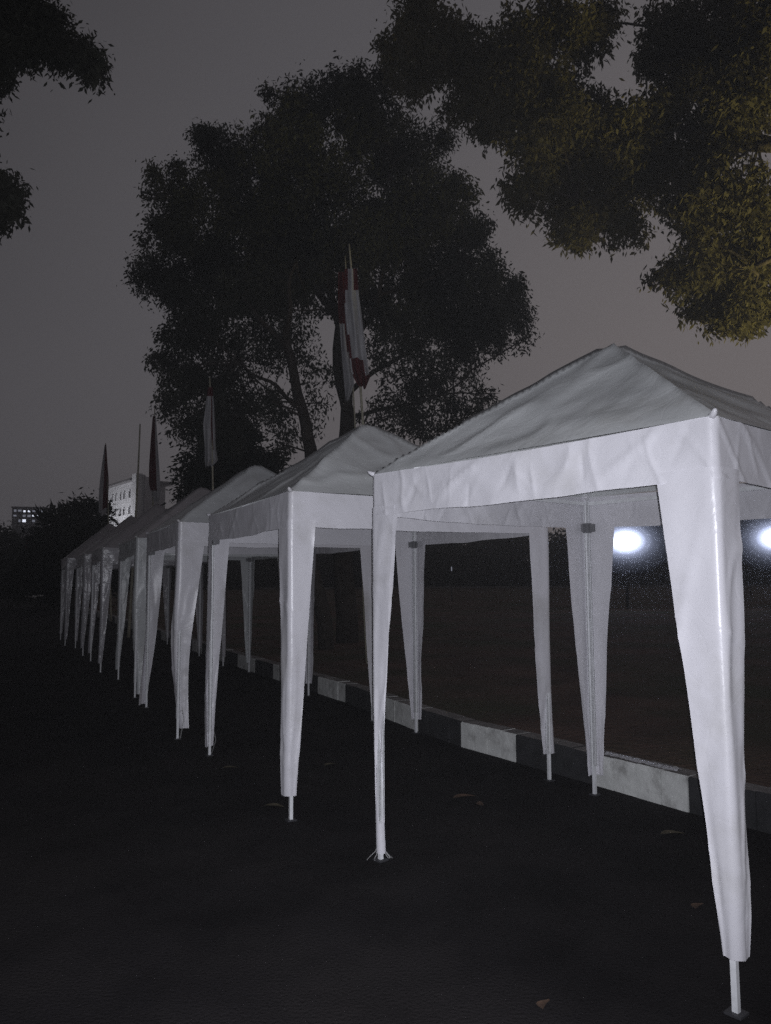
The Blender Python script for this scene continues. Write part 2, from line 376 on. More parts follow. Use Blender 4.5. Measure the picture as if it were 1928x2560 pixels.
def roof(root, S_, H, A, seed, m, sag, blunt, n=48, apex=(0, 0)):
    h = S_ / 2 + 0.004; u = np.linspace(-1, 1, n + 1); P = np.zeros((n + 1, n + 1, 3))
    for i, a in enumerate(u):
        for j, b in enumerate(u):
            c = max(abs(a), abs(b)); d = min(abs(a), abs(b)); onhip = d / c if c > 1e-6 else 1.0
            cc = math.sqrt(c * c + blunt * blunt) - blunt; cc /= (math.sqrt(1 + blunt * blunt) - blunt)
            z = H + (A - H) * (1 - cc)
            env = (1 - c) * c * 4
            z -= sag * env * (1 - onhip ** 3)
            z += 0.018 * max(0, 1 - (1 - onhip) * 14) * (1 - c) ** 0.3 * (c > 0.04)      # rafter ridge under the cloth
            z += (ns(a * 2.6, b * 2.6, 0, seed) * 0.018 * min(1, c * 4) + ns(a * 7, b * 7, 2, seed) * 0.008 + ridge(a * 1.8, b * 1.8, 1, seed + 5) * 0.018) * min(1, (1 - c) * 6)
            P[i, j] = (a * h + apex[0] * (1 - c), b * h + apex[1] * (1 - c), z)
    return grid(P, 'canopy', m, root)
LEGN = {'P': (-1, -1), 'L': (-1, 1), 'R': (1, -1), 'B': (1, 1)}
def tent(px, py, yaw, S_, H, A, label, seed, m, amp=0.012, covers=None, sag=0.05, blunt=0.06, full=True, mroof=None, apex=(0, 0)):
    px -= 0.022 * (math.cos(yaw) - math.sin(yaw)); py -= 0.022 * (math.sin(yaw) + math.cos(yaw)); S_ += 0.044
    c = np.array([px, py]) + np.array([math.cos(yaw), math.sin(yaw)]) * S_ / 2 + np.array([-math.sin(yaw), math.cos(yaw)]) * S_ / 2
    root = thing('gazebo_tent', label, 'tent', (c[0], c[1], 0), yaw, 'white gazebo tents standing in a row along the kerb')
    roof(root, S_, H, A, seed, mroof or m, sag, blunt, 72 if full else 28, apex)
    valance(root, S_, H + 0.002, 0.228, seed, m, amp, (240 if S_ < 2.02 else 120) if full else 40, 14 if full else 7)
    h = S_ / 2
    for k, (sx, sy) in LEGN.items():
        cv = dict(wx=0.19, wy=0.22, wb=0.06, zb=0.16, gather=0.0, sway=0.015)
        cv.update((covers or {}).get(k, {}))
        ear = MB(); e0 = Vector((sx * h, sy * h, H + 0.004))
        ear.tube([e0 + Vector((-sx * 0.03, -sy * 0.03, -0.008)), e0 + Vector((sx * 0.004, sy * 0.004, 0.008)), e0 + Vector((sx * 0.012, sy * 0.012, 0.018))], [0.020, 0.012, 0.006], 6)
        ear.put('corner_tie', m, root, True)
        leg_cover(root, sx, sy, S_, H, seed=seed * 10 + len(k) + sx + 2 * sy, m=m, **cv)
        ix, iy = sx * (h - 0.030), sy * (h - 0.030)
        if full:
            po = MB().prism(PROF, 0.20, H - 0.03, (ix, iy)).put('pole', MT['steel'], root); po.data.materials.append(MT['dark'])
            for i_ in range(36):
                if i_ % 9 in (1, 2, 3, 5, 6, 7): po.data.polygons[i_].material_index = 1  # groove faces painted dark: plastic and thin flash shadow together
        else:
            MB().box((ix, iy, (H - 0.03 + 0.20) / 2), (0.028, 0.028, H - 0.23)).put('pole', MT['steel'], root)
        MB().box((ix, iy, 0.105), (0.021, 0.021, 0.20)).put('lower_pole', MT['steel'], root)
        b = MB().box((ix - sx * 0.006, iy - sy * 0.006, H - 0.225), (0.044, 0.044, 0.07)); b.box((ix - sx * 0.045, iy, H - 0.225), (0.036, 0.016, 0.055)); b.box((ix, iy - sy * 0.045, H - 0.225), (0.016, 0.036, 0.055))
        b.put('slide_bracket', MT['bracket'], root)
        MB().box((ix, iy, 0.006), (0.06, 0.06, 0.008)).put('foot_plate', MT['dark'], root)
    fr = MB()
    for s in (-1, 1):
        fr.box((0, s * (h - 0.030), H - 0.05), (S_ - 0.1, 0.014, 0.026)); fr.box((s * (h - 0.030), 0, H - 0.05), (0.014, S_ - 0.1, 0.026))
    fr.put('eave_bar', MT['steel'], root)
    for k, (sx, sy) in LEGN.items():
        MB().tube([(sx * (h - 0.05), sy * (h - 0.05), H - 0.05), (sx * 0.03 + apex[0], sy * 0.03 + apex[1], A - 0.16)], [0.009, 0.009], 6).put('rafter', MT['steel'], root)
    MB().tube([(*apex, A - 0.32), (*apex, A - 0.12)], [0.016, 0.016], 8).put('centre_post', MT['steel'], root)
    return root
t1 = tent(1.20, 2.79, math.radians(39.8), 1.95, 2.09, 2.77, 'nearest white gazebo tent with wrinkled valance, one bright leg close at right', 1, MT['cloth'], amp=0.016,
          covers={'P': dict(wx=0.17, wy=0.245, wb=0.065, zb=0.20, sway=0.012), 'L': dict(wx=0.20, wy=0.21, wb=0.045, zb=0.045, gather=1.0, sway=0.003), 'B': dict(wx=0.24, wy=0.24, wb=0.07, zb=0.13)}, sag=0.02, blunt=0.04, mroof=MT['cloth_roof'], apex=(-0.058, 0.049))
ty = {2: 27.0, 3: 25.2, 4: 24.8, 5: 25.2, 6: 25.8, 7: 25.6}
TP = {2: (-0.61, 4.98), 3: (-2.006, 7.51), 4: (-3.271, 10.15), 5: (-4.75, 12.95), 6: (-6.20, 15.9), 7: (-7.60, 18.4)}
TL = {2: 'second tent in the row, with a flagpole rising straight behind its peak',
      3: 'third tent in the row, its roof greenish and its outer leg sleeve blown aside',
      4: 'fourth tent in the row, right behind the bright legs of the third one',
      5: 'dim grey tent in the far half of the row with badly crumpled shiny valance',
      6: 'dim tent second from the far end of the row with narrow leg sleeves',
      7: 'farthest tent at the dark end of the row, its outer leg edge catching light'}
AH = {2: 2.80, 3: 2.85, 4: 2.92, 5: 2.95, 6: 3.0, 7: 3.0}
CV = {2: {'P': dict(wx=0.18, wy=0.21, wb=0.07, zb=0.16), 'R': dict(wx=0.20, wy=0.19, wb=0.125, zb=0.19, sway=0.06), 'L': dict(wx=0.20, wy=0.17, wb=0.08, zb=0.08), 'B': dict(wx=0.24, wy=0.20, wb=0.07, zb=0.13)},
      3: {'P': dict(wx=0.26, wy=0.10, wb=0.08, zb=0.10, sway=0.06), 'L': dict(wx=0.22, wy=0.18, wb=0.07, zb=0.05, sway=0.04, vent=0.02)},
      4: {'P': dict(wx=0.22, wy=0.08, wb=0.12, zb=0.05, sway=0.06)}}
for k in range(2, 8):
    tent(*TP[k], math.radians(ty[k]), 2.06, 2.08, AH[k], TL[k], k, MT['cloth'] if k in (2, 3) else (MT['cloth_shiny'] if k in (5, 6, 7) else MT['cloth_grey']),
         amp={2: 0.008, 3: 0.010, 4: 0.02, 5: 0.04, 6: 0.03, 7: 0.03}[k], covers=CV.get(k), full=k < 5, sag=0.015, blunt=0.006, mroof=MT['cloth_roof' if k < 3 else ('cloth_grey' if k == 3 else 'cloth_roof_shade')])
for n_ in MT['cloth_shiny'].node_tree.nodes:
    if n_.type == 'BSDF_PRINCIPLED': n_.inputs['Roughness'].default_value = 0.24
# loose ties at leg feet
def tie(x, y, z0, label, n, spread, loop=False):
    m = MB()
    for i in range(n):
        a = random.uniform(0, 2 * PI); L = spread * random.uniform(0.5, 1.0)
        if loop:
            pts = [(x + 0.012 * math.cos(a), y, z0 + 0.1), (x + L * 0.7, y - 0.02, z0 + 0.12 + 0.03 * i), (x + L, y - 0.03, z0 + 0.03), (x + L * 0.5, y - 0.02, 0.012)]
        else:
            pts = [(x, y, z0 + random.uniform(0.0, 0.08)), (x + L * .35 * math.cos(a), y + L * .35 * math.sin(a), z0 * 0.45), (x + L * .8 * math.cos(a), y + L * .8 * math.sin(a), 0.012), (x + L * math.cos(a + .3), y + L * math.sin(a + .3), 0.006)]
        m.tube(pts, [0.0022] * 4, 4)
    o = m.put('tie_string', MT['string']); o['label'] = label; o['category'] = 'string'
tie(-0.035, 4.31, 0.10, 'white strings fanned out on the asphalt at the foot of the thin gathered tent leg', 6, 0.085)
tie(-1.56, 6.86, 0.10, 'thin looped cord at the foot of the second tent\'s left leg', 2, 0.08, True)
tie(-2.0, 7.52, 0.16, 'thin looped cord at the foot of the third tent\'s front leg', 2, 0.09, True)

# ------------------------------------------------------------------ litter
def leaf_thing(x, y, L, rz, label, m, z=0.0):
    n = 7; v = []; f = []
    for i in range(n):
        k = i / (n - 1); w = L * 0.24 * math.sin(PI * (k ** 0.8)) + 0.001; zc = 0.006 + L * 0.10 * abs(k - 0.45)
        for s, dz in ((-1, L * 0.13 * math.sin(PI * k)), (0, 0), (1, L * 0.09 * math.sin(PI * k))): v.append(((k - 0.5) * L, s * w + 0.01 * math.sin(5 * k), zc + dz))
    for i in range(n - 1):
        for j in range(2): f.append((3 * i + j, 3 * i + 3 + j, 3 * i + 4 + j, 3 * i + 1 + j))
    b = len(v); v += [(-0.5 * L, 0, 0.008), (-0.5 * L, 0.003, 0.008), (-0.72 * L, 0.01, 0.014)]; f.append((b, b + 1, b + 2))
    o = link('fallen_leaf', v, f, m, smooth=True); o.location = (x, y, z); o.rotation_euler = (0, 0, rz)
    o['label'] = label; o['category'] = 'leaf'; o['group'] = 'dry leaves on the asphalt'
for a in [(0.53, 5.45, 0.17, 0.3, 'largest curled orange-brown dry leaf on the asphalt under the nearest tent', MT['litter']),
          (0.62, 5.30, 0.09, 2.0, 'small dry leaf scrap lying just in front of the large orange-brown one', MT['litter']),
          (1.67, 4.66, 0.15, 0.1, 'yellowish dry leaf on the asphalt left of the nearest tent leg', MT['litter_pale']),
          (-0.75, 5.26, 0.15, -0.2, 'pale dry leaf just left of the second tent\'s front foot', MT['litter_pale']),
          (0.55, 2.86, 0.07, 1.2, 'small reddish leaf at the bottom edge of the picture', MT['litter']),
          (-1.26, 6.33, 0.13, 0.2, 'dull leaf on the asphalt between the left legs of the second tent', MT['litter_pale']),
          (-0.46, 6.42, 0.12, 0.7, 'dull leaf on the dark asphalt beneath the second tent', MT['litter_pale']),
          (1.42, 3.67, 0.08, 0.9, 'small red-brown leaf beside the lower part of the nearest leg', MT['litter']),
          (-1.75, 3.3, 0.06, 0.9, 'lone small leaf on the open asphalt at left', MT['litter_pale'])]: leaf_thing(*a)
# clear film crumpled on the kerb top
fn = 60; P = np.zeros((fn, 8, 3))
for i in range(fn):
    s = s0 + 0.12 + 0.62 * i / (fn - 1); p = kpt(s); n = knorm(s)
    for j in range(8):
        q = p + n * (0.03 + 0.09 * j / 7); P[i, j] = (q[0], q[1], KH + 0.004 + 0.012 * abs(ns(i * 0.37, j * 0.6, 0, 4)) + 0.008 * (j in (3, 4)))
o = grid(P, 'plastic_film', MT['film'], None); o['label'] = 'crumpled clear plastic film glinting on top of the white kerbstones'; o['category'] = 'plastic film'

# ------------------------------------------------------------------ trees
def leaves(clumps, size, per, droop, seed):
    """leaf cloud: clumps = (centre, radius, density); each twig carries a spray of hanging leaves"""
    r = np.random.default_rng(seed); C = []; 
    for c, rad, den in clumps:
        nt_ = max(8, int(per * den * (rad ** 2)))
        d = r.normal(size=(nt_, 3)); d /= np.linalg.norm(d, axis=1)[:, None]
        q = r.random(nt_) ** 0.5
        lob = 0.95 + 0.16 * np.sin(d[:, 0] * 7 + seed + c[0]) * np.cos(d[:, 2] * 6 + c[2]) + 0.14 * np.sin(d[:, 1] * 9 + c[1])
        p = np.array(c) + d * (q * lob)[:, None] * rad * np.array([1, 1, 0.92])
        C.append(p)
    tw = np.concatenate(C); k = 7
    base = np.repeat(tw, k, axis=0); n = len(base)
    base = base + r.normal(size=(n, 3)) * size * 0.75 + np.array([0, 0, -1]) * (r.random((n, 1)) * size * 0.9)
    d = r.normal(size=(n, 3)); d[:, 2] = -abs(d[:, 2]) * 0.6 - droop; d /= np.linalg.norm(d, axis=1)[:, None]
    s = r.normal(size=(n, 3)); s -= d * (s * d).sum(1)[:, None]; s /= np.linalg.norm(s, axis=1)[:, None]
    L = size * r.uniform(0.6, 1.25, (n, 1)); wd = L * r.uniform(0.13, 0.24, (n, 1))
    v = np.empty((n, 4, 3)); v[:, 0] = base; v[:, 1] = base + d * L * 0.45 + s * wd; v[:, 2] = base + d * L; v[:, 3] = base + d * L * 0.45 - s * wd
    return v.reshape(-1, 3), np.arange(n * 4, dtype=np.int32).reshape(n, 4)
def limb(m, a, b, r0, r1, seed, bend=0.1, n=9):
    a, b = Vector(a), Vector(b); L = (b - a).length; pts = []; rr = []
    for i in range(n):
        k = i / (n - 1); p = a.lerp(b, k)
        o_ = Vector((ns(k * 2, 0, 0, seed), ns(0, k * 2, 0, seed + 1), ns(0, 0, k * 2, seed + 2) * 0.5)) * L * bend * math.sin(PI * k)
        pts.append(p + o_); rr.append(r0 + (r1 - r0) * k)
    m.tube(pts, rr, 8); return pts
def tree(label, trunk, limbs, clumps, size, per, droop, m, seed, group=None, cat='tree', twigs=True):
    base = trunk[0][0]; root = thing('broadleaf_tree', label, cat, base, 0, group); inv = -Vector(base)
    tb = MB()
    for a, b, r0, r1 in trunk: limb(tb, Vector(a) + inv, Vector(b) + inv, r0, r1, seed + r0 * 10)
    tb.put('trunk', MT['bark'], root, True)
    for i, (a, b, r0, r1) in enumerate(limbs):
        lb = MB(); limb(lb, Vector(a) + inv, Vector(b) + inv, r0, r1, seed + i + 3, 0.16)
        lb.put('limb', MT['bark'], root, True)
    if twigs:                                                      # thin twigs that reach into every clump
        tw = MB(); ends = [Vector(l[1]) for l in limbs] + [Vector(t[1]) for t in trunk]
        for i, (c, rad, den) in enumerate(clumps):
            if rad < 0.012 * (Vector(c) - Vector((0, 0, EYE))).length: continue
            c = Vector(c); e0 = min(ends, key=lambda q: (q - c).length)
            limb(tw, e0 + inv, c + inv, 0.03 * size / 0.15, 0.012, seed + i + 50, 0.2, 6)
            for j in range(3):
                d = Vector((random.gauss(0, 1), random.gauss(0, 1), random.gauss(0, .8))).normalized() * rad * 0.8
                limb(tw, c + inv, c + d + inv, 0.012, 0.004, seed + i * 3 + j, 0.2, 4)
        tw.put('twigs', MT['bark'], root, True, kind='stuff')
    cv = [((Vector(c) + inv)[:], rad, den) for c, rad, den in clumps]
    v, f = leaves(cv, size, per, droop, seed)
    link('crown', v, f, m, root)
    return root
def cl(lst, y, jit=0.1, f=1.1573):
    o_ = []
    for i, q in enumerate(lst):
        u, v, r_ = q[:3]; den = q[3] if len(q) > 3 else 1.0
        yy = y * (1 + jit * math.sin(i * 2.399 + 1)); p = v_at(u, v, yy); R_m = r_ * 1.1573 * yy / F; o_.append((tuple(p), R_m * 0.93, den))
        if r_ > 38:
            for k in range(6):                                     # outlying sprigs break up the outline
                d = Vector((random.gauss(0, 1), random.gauss(0, .7), random.gauss(0, 1))).normalized()
                o_.append((tuple(p + d * R_m * random.uniform(.82, 1.12)), R_m * random.uniform(.16, .34), den * 1.3))
    return o_
# the big tree behind the tents
Y = 17.0
A_ = [(330, 590, 62), (372, 500, 60), (400, 425, 88), (500, 350, 92), (600, 300, 85), (655, 235, 85), (735, 195, 70), (800, 240, 85), (870, 330, 110), (700, 390, 130), (560, 470, 120),
      (450, 560, 95), (930, 430, 100), (980, 560, 85), (860, 520, 105), (1060, 600, 58), (1105, 660, 48), (1130, 730, 30), (1000, 690, 85), (930, 640, 80), (770, 520, 90),
      (700, 560, 85, .9), (600, 600, 85, .9), (900, 740, 75, .75), (1000, 780, 55, .9), (1055, 850, 34, .8), (980, 870, 65, .9), (900, 860, 65, .75), (860, 800, 60, .6), (800, 640, 60, .7), (830, 900, 55, .7), (960, 930, 45, .9), (1030, 720, 60), (860, 680, 60, .8), (780, 740, 45, .5), (740, 640, 45, .6), (1060, 690, 50), (880, 920, 40, .8), (930, 800, 50, .8), (640, 500, 90), (1020, 480, 40)]
b0 = at(868, 1600, 16.6); b0.z = field_z
fork = v_at(745, 960, 16.8)
tr = [(tuple(b0), tuple(fork), 0.24, 0.17), (tuple(fork), tuple(v_at(735, 700, 17)), 0.15, 0.09)]
lm_ = [(fork, v_at(735, 690, 17), .16, .09), (v_at(738, 800, 17), v_at(830, 560, 16.5), .09, .04), (v_at(738, 820, 17), v_at(790, 620, 17.5), .08, .04), (v_at(735, 720, 17), v_at(690, 420, 17), .09, .03), (v_at(735, 720, 17), v_at(850, 350, 17), .08, .03),
       (v_at(740, 860, 17), v_at(960, 700, 17), .07, .03), (v_at(740, 900, 17), v_at(960, 850, 16), .05, .02), (v_at(735, 700, 17), v_at(560, 450, 17), .09, .03), (v_at(800, 650, 17), v_at(1000, 560, 17), .05, .02)]
tree('tallest broad dark tree behind the tents, forked trunk rising behind the flag', tr, lm_, cl([(*q_[:3], (q_[3] if len(q_) > 3 else 1.0) * (0.45 if q_[1] > 690 else 1.0)) for q_ in A_], Y), 0.115, 1000, 0.5, MT['leaf'], 11)
B_ = [(395, 640, 60), (400, 720, 62), (385, 800, 52), (370, 860, 42, .8), (450, 700, 75), (500, 620, 70), (520, 770, 75, .85), (460, 830, 70, .9), (560, 700, 70, .8), (600, 770, 55, .6), (400, 910, 45, .8), (540, 860, 60, .7), (600, 860, 40, .5),
      (650, 720, 50, .5), (680, 800, 42, .45), (690, 870, 36, .5), (640, 930, 34, .6), (560, 620, 70), (650, 640, 50, .7), (670, 920, 30, .5), (610, 960, 32, .7), (590, 900, 45, .7), (480, 900, 60)]
c0 = v_at(705, 1180, 15.0); c0.z = field_z
tree('leaning tree left of the flag, bare slanting trunk against the sky', [(tuple(c0), tuple(v_at(672, 975, 15)), .15, .13), (tuple(v_at(672, 975, 15)), tuple(v_at(615, 720, 15.3)), .125, .08)],
     [(v_at(625, 760, 15.2), v_at(520, 640, 15.5), .07, .03), (v_at(645, 880, 15.1), v_at(520, 780, 15.5), .05, .02), (v_at(615, 730, 15.2), v_at(640, 560, 15.5), .07, .03), (v_at(655, 900, 15), v_at(590, 870, 15), .03, .015)],
     cl([(*q_[:3], (q_[3] if len(q_) > 3 else 1.0) * (0.6 if q_[0] > 480 and q_[1] > 660 else 1.0)) for q_ in B_], 16.6, .07), 0.11, 850, 0.6, MT['leaf'], 23)
C_ = [(470, 960, 62, 1.3), (520, 990, 60, 1.3), (450, 1010, 48, 1.3), (560, 1000, 45, 1.2), (420, 1035, 36, 1.2), (392, 1062, 18, 1.0), (480, 1040, 55, 1.3), (500, 920, 55, 1.1), (380, 1020, 10, 1.0), (405, 985, 18, 1), (600, 990, 26, .9)]
d0 = v_at(480, 1200, 19); d0.z = field_z
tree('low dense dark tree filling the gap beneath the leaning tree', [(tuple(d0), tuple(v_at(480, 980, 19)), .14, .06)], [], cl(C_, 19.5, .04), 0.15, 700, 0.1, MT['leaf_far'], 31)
# near foliage hanging in from the right
R_ = [(975, 110, 80), (900, 30, 68), (870, 90, 52), (1060, 110, 72), (1110, 150, 80), (1040, 200, 70), (900, 150, 55), (1150, 210, 90), (1230, 230, 75), (1200, 40, 78), (1270, 70, 55), (1060, 260, 40), (1150, 300, 62), (1200, 330, 75), (1290, 320, 90),
      (1150, 390, 62), (1215, 430, 55), (1250, 480, 45), (1300, 420, 75), (1340, 470, 50), (1255, 510, 22), (1400, 370, 100), (1430, 240, 62), (1380, 300, 60), (1520, 290, 80), (1590, 220, 110), (1540, 80, 100), (1430, 60, 60), (1640, 80, 110), (1420, 120, 50),
      (1600, 420, 110), (1500, 420, 60), (1560, 540, 62), (1500, 580, 62), (1440, 585, 34), (1408, 590, 16), (1560, 620, 70), (1640, 640, 75), (1590, 670, 45), (1660, 520, 90), (1545, 660, 30), (1470, 470, 25), (1480, 160, 70), (1340, 250, 60), (1120, 60, 40, .7), (1300, 20, 40)]
e0 = Vector((6.9, 7.2, field_z))
fk = v_at(1990, 420, 8.0)
rl = [(fk, v_at(1640, 300, 8.3), .11, .05), (v_at(1700, 320, 8.2), v_at(1350, 260, 8.6), .06, .025), (v_at(1640, 300, 8.3), v_at(1560, 70, 8.6), .05, .02), (fk, v_at(1620, 580, 8.2), .07, .03), (v_at(1450, 285, 8.6), v_at(1180, 190, 8.8), .035, .015), (v_at(1250, 210, 8.8), v_at(1000, 110, 9), .02, .01), (v_at(1400, 270, 8.6), v_at(1250, 440, 8.5), .02, .01), (v_at(1560, 70, 8.6), v_at(1230, 40, 9), .02, .01)]
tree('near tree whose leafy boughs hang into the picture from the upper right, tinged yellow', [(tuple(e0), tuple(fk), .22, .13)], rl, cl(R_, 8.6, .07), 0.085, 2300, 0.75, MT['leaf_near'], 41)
L_ = [(20, 40, 70), (60, 20, 55), (105, 60, 50), (150, 95, 48), (185, 125, 40), (210, 150, 26), (205, 120, 24), (0, 110, 52), (60, 95, 45), (120, 120, 30), (-60, 60, 90), (-50, 160, 60), (0, 10, 60)]
L2 = [(10, 395, 38), (0, 430, 42), (30, 400, 24), (-40, 400, 60), (15, 450, 22), (-12, 470, 26), (-10, 235, 14), (-60, 260, 50), (38, 420, 14)]
g0 = Vector((-6.2, 7.5, 0.0)); gk = v_at(-320, 330, 8.5)
tree('tree whose two leaf clusters poke in at the upper left corner and edge', [(tuple(g0), tuple(gk), .2, .12)], [(gk, v_at(-40, 80, 9), .07, .03), (gk, v_at(-30, 410, 9), .05, .02), (v_at(-40, 80, 9), v_at(170, 110, 9), .025, .01)],
     cl(L_ + L2, 9.0, .06), 0.09, 2200, 0.4, MT['leaf'], 53)
# left background
H_ = [(215, 1100, 26), (180, 1095, 30), (150, 1110, 34), (190, 1130, 40), (120, 1130, 30), (95, 1150, 28), (225, 1135, 26), (140, 1160, 45), (190, 1180, 50), (100, 1190, 40), (240, 1180, 30), (75, 1190, 30), (150, 1210, 45), (80, 1240, 40), (120, 1250, 40), (170, 1250, 40), (60, 1220, 30), (45, 1270, 25), (110, 1285, 25), (230, 1240, 40)]
h0 = v_at(160, 1340, 42); h0.z = 0
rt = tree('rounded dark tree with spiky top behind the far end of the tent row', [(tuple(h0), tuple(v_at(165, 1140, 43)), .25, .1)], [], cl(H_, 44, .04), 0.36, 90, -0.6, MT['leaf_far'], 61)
# upright sword leaves standing out of its top
sv = []; sf = []
for i in range(46):
    u = random.uniform(92, 232); top = 1072 + abs(u - 195) * 0.28 + random.uniform(0, 14)
    p = v_at(u, top + 26, 43.5); d = Vector((random.uniform(-1, .5), random.uniform(-.3, .3), random.uniform(.25, .8))).normalized(); sd = d.cross(Vector((0, 1, 0))).normalized() * 0.1
    b = len(sv)
    for q in (p, p + d * 0.5 + sd, p + d * random.uniform(0.9, 1.4), p + d * 0.5 - sd): sv.append(tuple(q - h0))
    sf.append((b, b + 1, b + 2, b + 3))
link('frond_tips', sv, sf, MT['leaf_far'], rt)
S_ = [(10, 1150, 24), (40, 1165, 22), (0, 1190, 40), (40, 1200, 34), (10, 1240, 40), (50, 1245, 22), (-50, 1180, 60), (-60, 1240, 60), (0, 1275, 30), (35, 1280, 18), (-100, 1170, 60)]
i0 = v_at(-20, 1330, 78); i0.z = 0
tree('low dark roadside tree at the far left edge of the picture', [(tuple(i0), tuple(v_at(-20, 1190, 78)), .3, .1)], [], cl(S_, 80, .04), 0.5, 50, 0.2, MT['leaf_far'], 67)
# far-off wood beyond the field
wd = []
for i in range(260):
    x = random.uniform(-62, 130); y = random.uniform(128, 146); z = random.uniform(1.5, 9.0 if x > -25 else 6.5); wd.append(((x, y, z), random.uniform(2.4, 4.2), 1.0))
for i in range(70): wd.append(((-70 + i * 3.0, 140 + 3 * math.sin(i * 2.3), 2.6 + 1.2 * math.sin(i * 1.7)), 3.6, 1.3))
v, f = leaves(wd, 1.2, 11, 0.2, 71)
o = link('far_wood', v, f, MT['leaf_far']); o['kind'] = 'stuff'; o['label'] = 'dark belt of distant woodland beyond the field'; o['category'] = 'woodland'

# ------------------------------------------------------------------ flags
def flagpole(u0, v0, u1, v1, y, rad, label, flag=None, zb=field_z, group='bamboo flagpoles behind the tents'):
    a = at(u0, v0, y); b = at(u1, v1, y); s = (b - a) / (b.z - a.z); base = a + s * (zb - a.z)
    root = thing('flagpole', label, 'flagpole', tuple(base), 0, group)
    pts = []; rr = []; n = 22
    for i in range(n + 1):
        k = i / n; p = (b - base) * k + Vector((0.03 * math.sin(3 * k), 0, 0)) * k; pts.append(p); rr.append(rad * (1.15 - 0.6 * k) * (1.12 if i % 3 == 0 else 1))
    MB().tube(pts, rr, 8).put('pole', MT['bamboo'], root, True)
    if flag:
        # a limp flag: pleated sheet hanging along the pole; rows give (v, left u, right u), colours by region test
        rows, redtest = flag[:2]; nv, nu = 46, 34; seed = u0 * 0.01
        vs = [r_[0] for r_ in rows]; P = np.zeros((nv, nu, 3))
        for i in range(nv):
            k = i / (nv - 1)
            for j in range(nu):
                q = j / (nu - 1); qe = (1 - math.cos(q * PI)) / 2 * .5 + q * .5
                vv = vs[0] + (vs[-1] - vs[0]) * k
                lft = np.interp(vv, vs, [r_[1] for r_ in rows]); rgt = np.interp(vv, vs, [r_[2] for r_ in rows])
                uu = lft + (rgt - lft) * qe
                dy = 0.05 * math.sin(q * 9.5 + 2 * ns(k * 2, 0, 0, seed)) * (0.3 + k) + 0.05 * ns(q * 5, k * 2.5, 0, seed)
                P[i, j] = at(uu, vv + 9 * ns(q * 6, 0, 0, seed + 2) * k, y - 0.05 + dy) - base
        idx = np.arange(nv * nu).reshape(nv, nu); fr_, fw_ = [], []
        for i in range(nv - 1):
            for j in range(nu - 1):
                fc = (idx[i, j], idx[i + 1, j], idx[i + 1, j + 1], idx[i, j + 1])
                (fr_ if redtest(i / (nv - 1), j / (nu - 1)) else fw_).append(fc)
        fo_ = None
        for nm, ff, mm in (('red_fold', fr_, MT['red']), ('white_fold', fw_, MT['white'])):
            if ff: 
                par = {}
                def find(a_):
                    while par[a_] != a_: par[a_] = par[par[a_]]; a_ = par[a_]
                    return a_
                for f_ in ff:
                    for i_ in f_: par.setdefault(i_, i_)
                    for i_ in f_[1:]: par[find(i_)] = find(f_[0])
                comps = {}
                for f_ in ff: comps.setdefault(find(f_[0]), []).append(f_)
                for fs in comps.values():                          # each visible fold of one colour is its own piece of cloth
                    used = sorted({i_ for f_ in fs for i_ in f_}); mp = {a_: b_ for b_, a_ in enumerate(used)}
                    link(nm, P.reshape(-1, 3)[used], [tuple(mp[i_] for i_ in f_) for f_ in fs], mm, root, True)
    return root
flagpole(905, 1065, 872, 610, 10.2, 0.021, 'tallest flagpole with limp red and white flag, rising behind the second tent',
         ([(672, 862, 893), (740, 860, 898), (800, 864, 906), (870, 872, 914), (925, 878, 922), (945, 886, 925), (966, 900, 916)],
          lambda k, j: (k < 0.16 and (j < 0.3 or j > 0.62)) or (k < 0.28 and j < 0.12) or (k > 0.74 and .1 < j < 0.72) or (k > 0.88) or (0.55 < k <= 0.74 and j < 0.16)))
flagpole(884, 1040, 862, 640, 12.4, 0.016, 'flagpole half hidden against a tree trunk, pale flag just left of the tallest one',
         ([(680, 846, 862), (760, 845, 868), (830, 850, 872), (900, 855, 880), (960, 860, 886), (1000, 864, 872)], lambda k, j: (k < 0.38 and j < 0.8) or (k < 0.62 and j > 0.55)))
flagpole(530, 1225, 524, 945, 13.6, 0.020, 'flagpole in front of the dark tree with a greyish limp flag',
         ([(968, 520, 532), (1020, 514, 536), (1060, 508, 538), (1120, 512, 540), (1150, 512, 545), (1166, 514, 530)], lambda k, j: (k < 0.10) or (k < .8 and .6 < j < .7)))
flagpole(338, 1285, 350, 1060, 18.5, 0.030, 'bare pole without a flag standing in front of the white building')
flagpole(381, 1260, 387, 1015, 22.0, 0.026, 'flagpole between the white building and the big tree with a dark red folded flag',
         ([(1040, 382, 390), (1100, 377, 394), (1160, 373, 398), (1205, 372, 401), (1240, 380, 401), (1256, 384, 396)], lambda k, j: j < 0.62 and k < 0.86))
flagpole(270, 1300, 264, 1108, 26.0, 0.028, 'flagpole left of the white building, its dark flag tapering to a point at the top',
         ([(1112, 262, 266), (1160, 255, 269), (1200, 250, 272), (1240, 247, 271), (1285, 247, 266)], lambda k, j: j > 0.45 and k < 0.9))
flagpole(73, 1480, 80, 1335, 74.0, 0.05, 'distant small flagpole at the far left road corner with a reddish flag', ([(1340, 76, 82), (1352, 66, 84), (1372, 62, 74)], lambda k, j: True), zb=0.0)

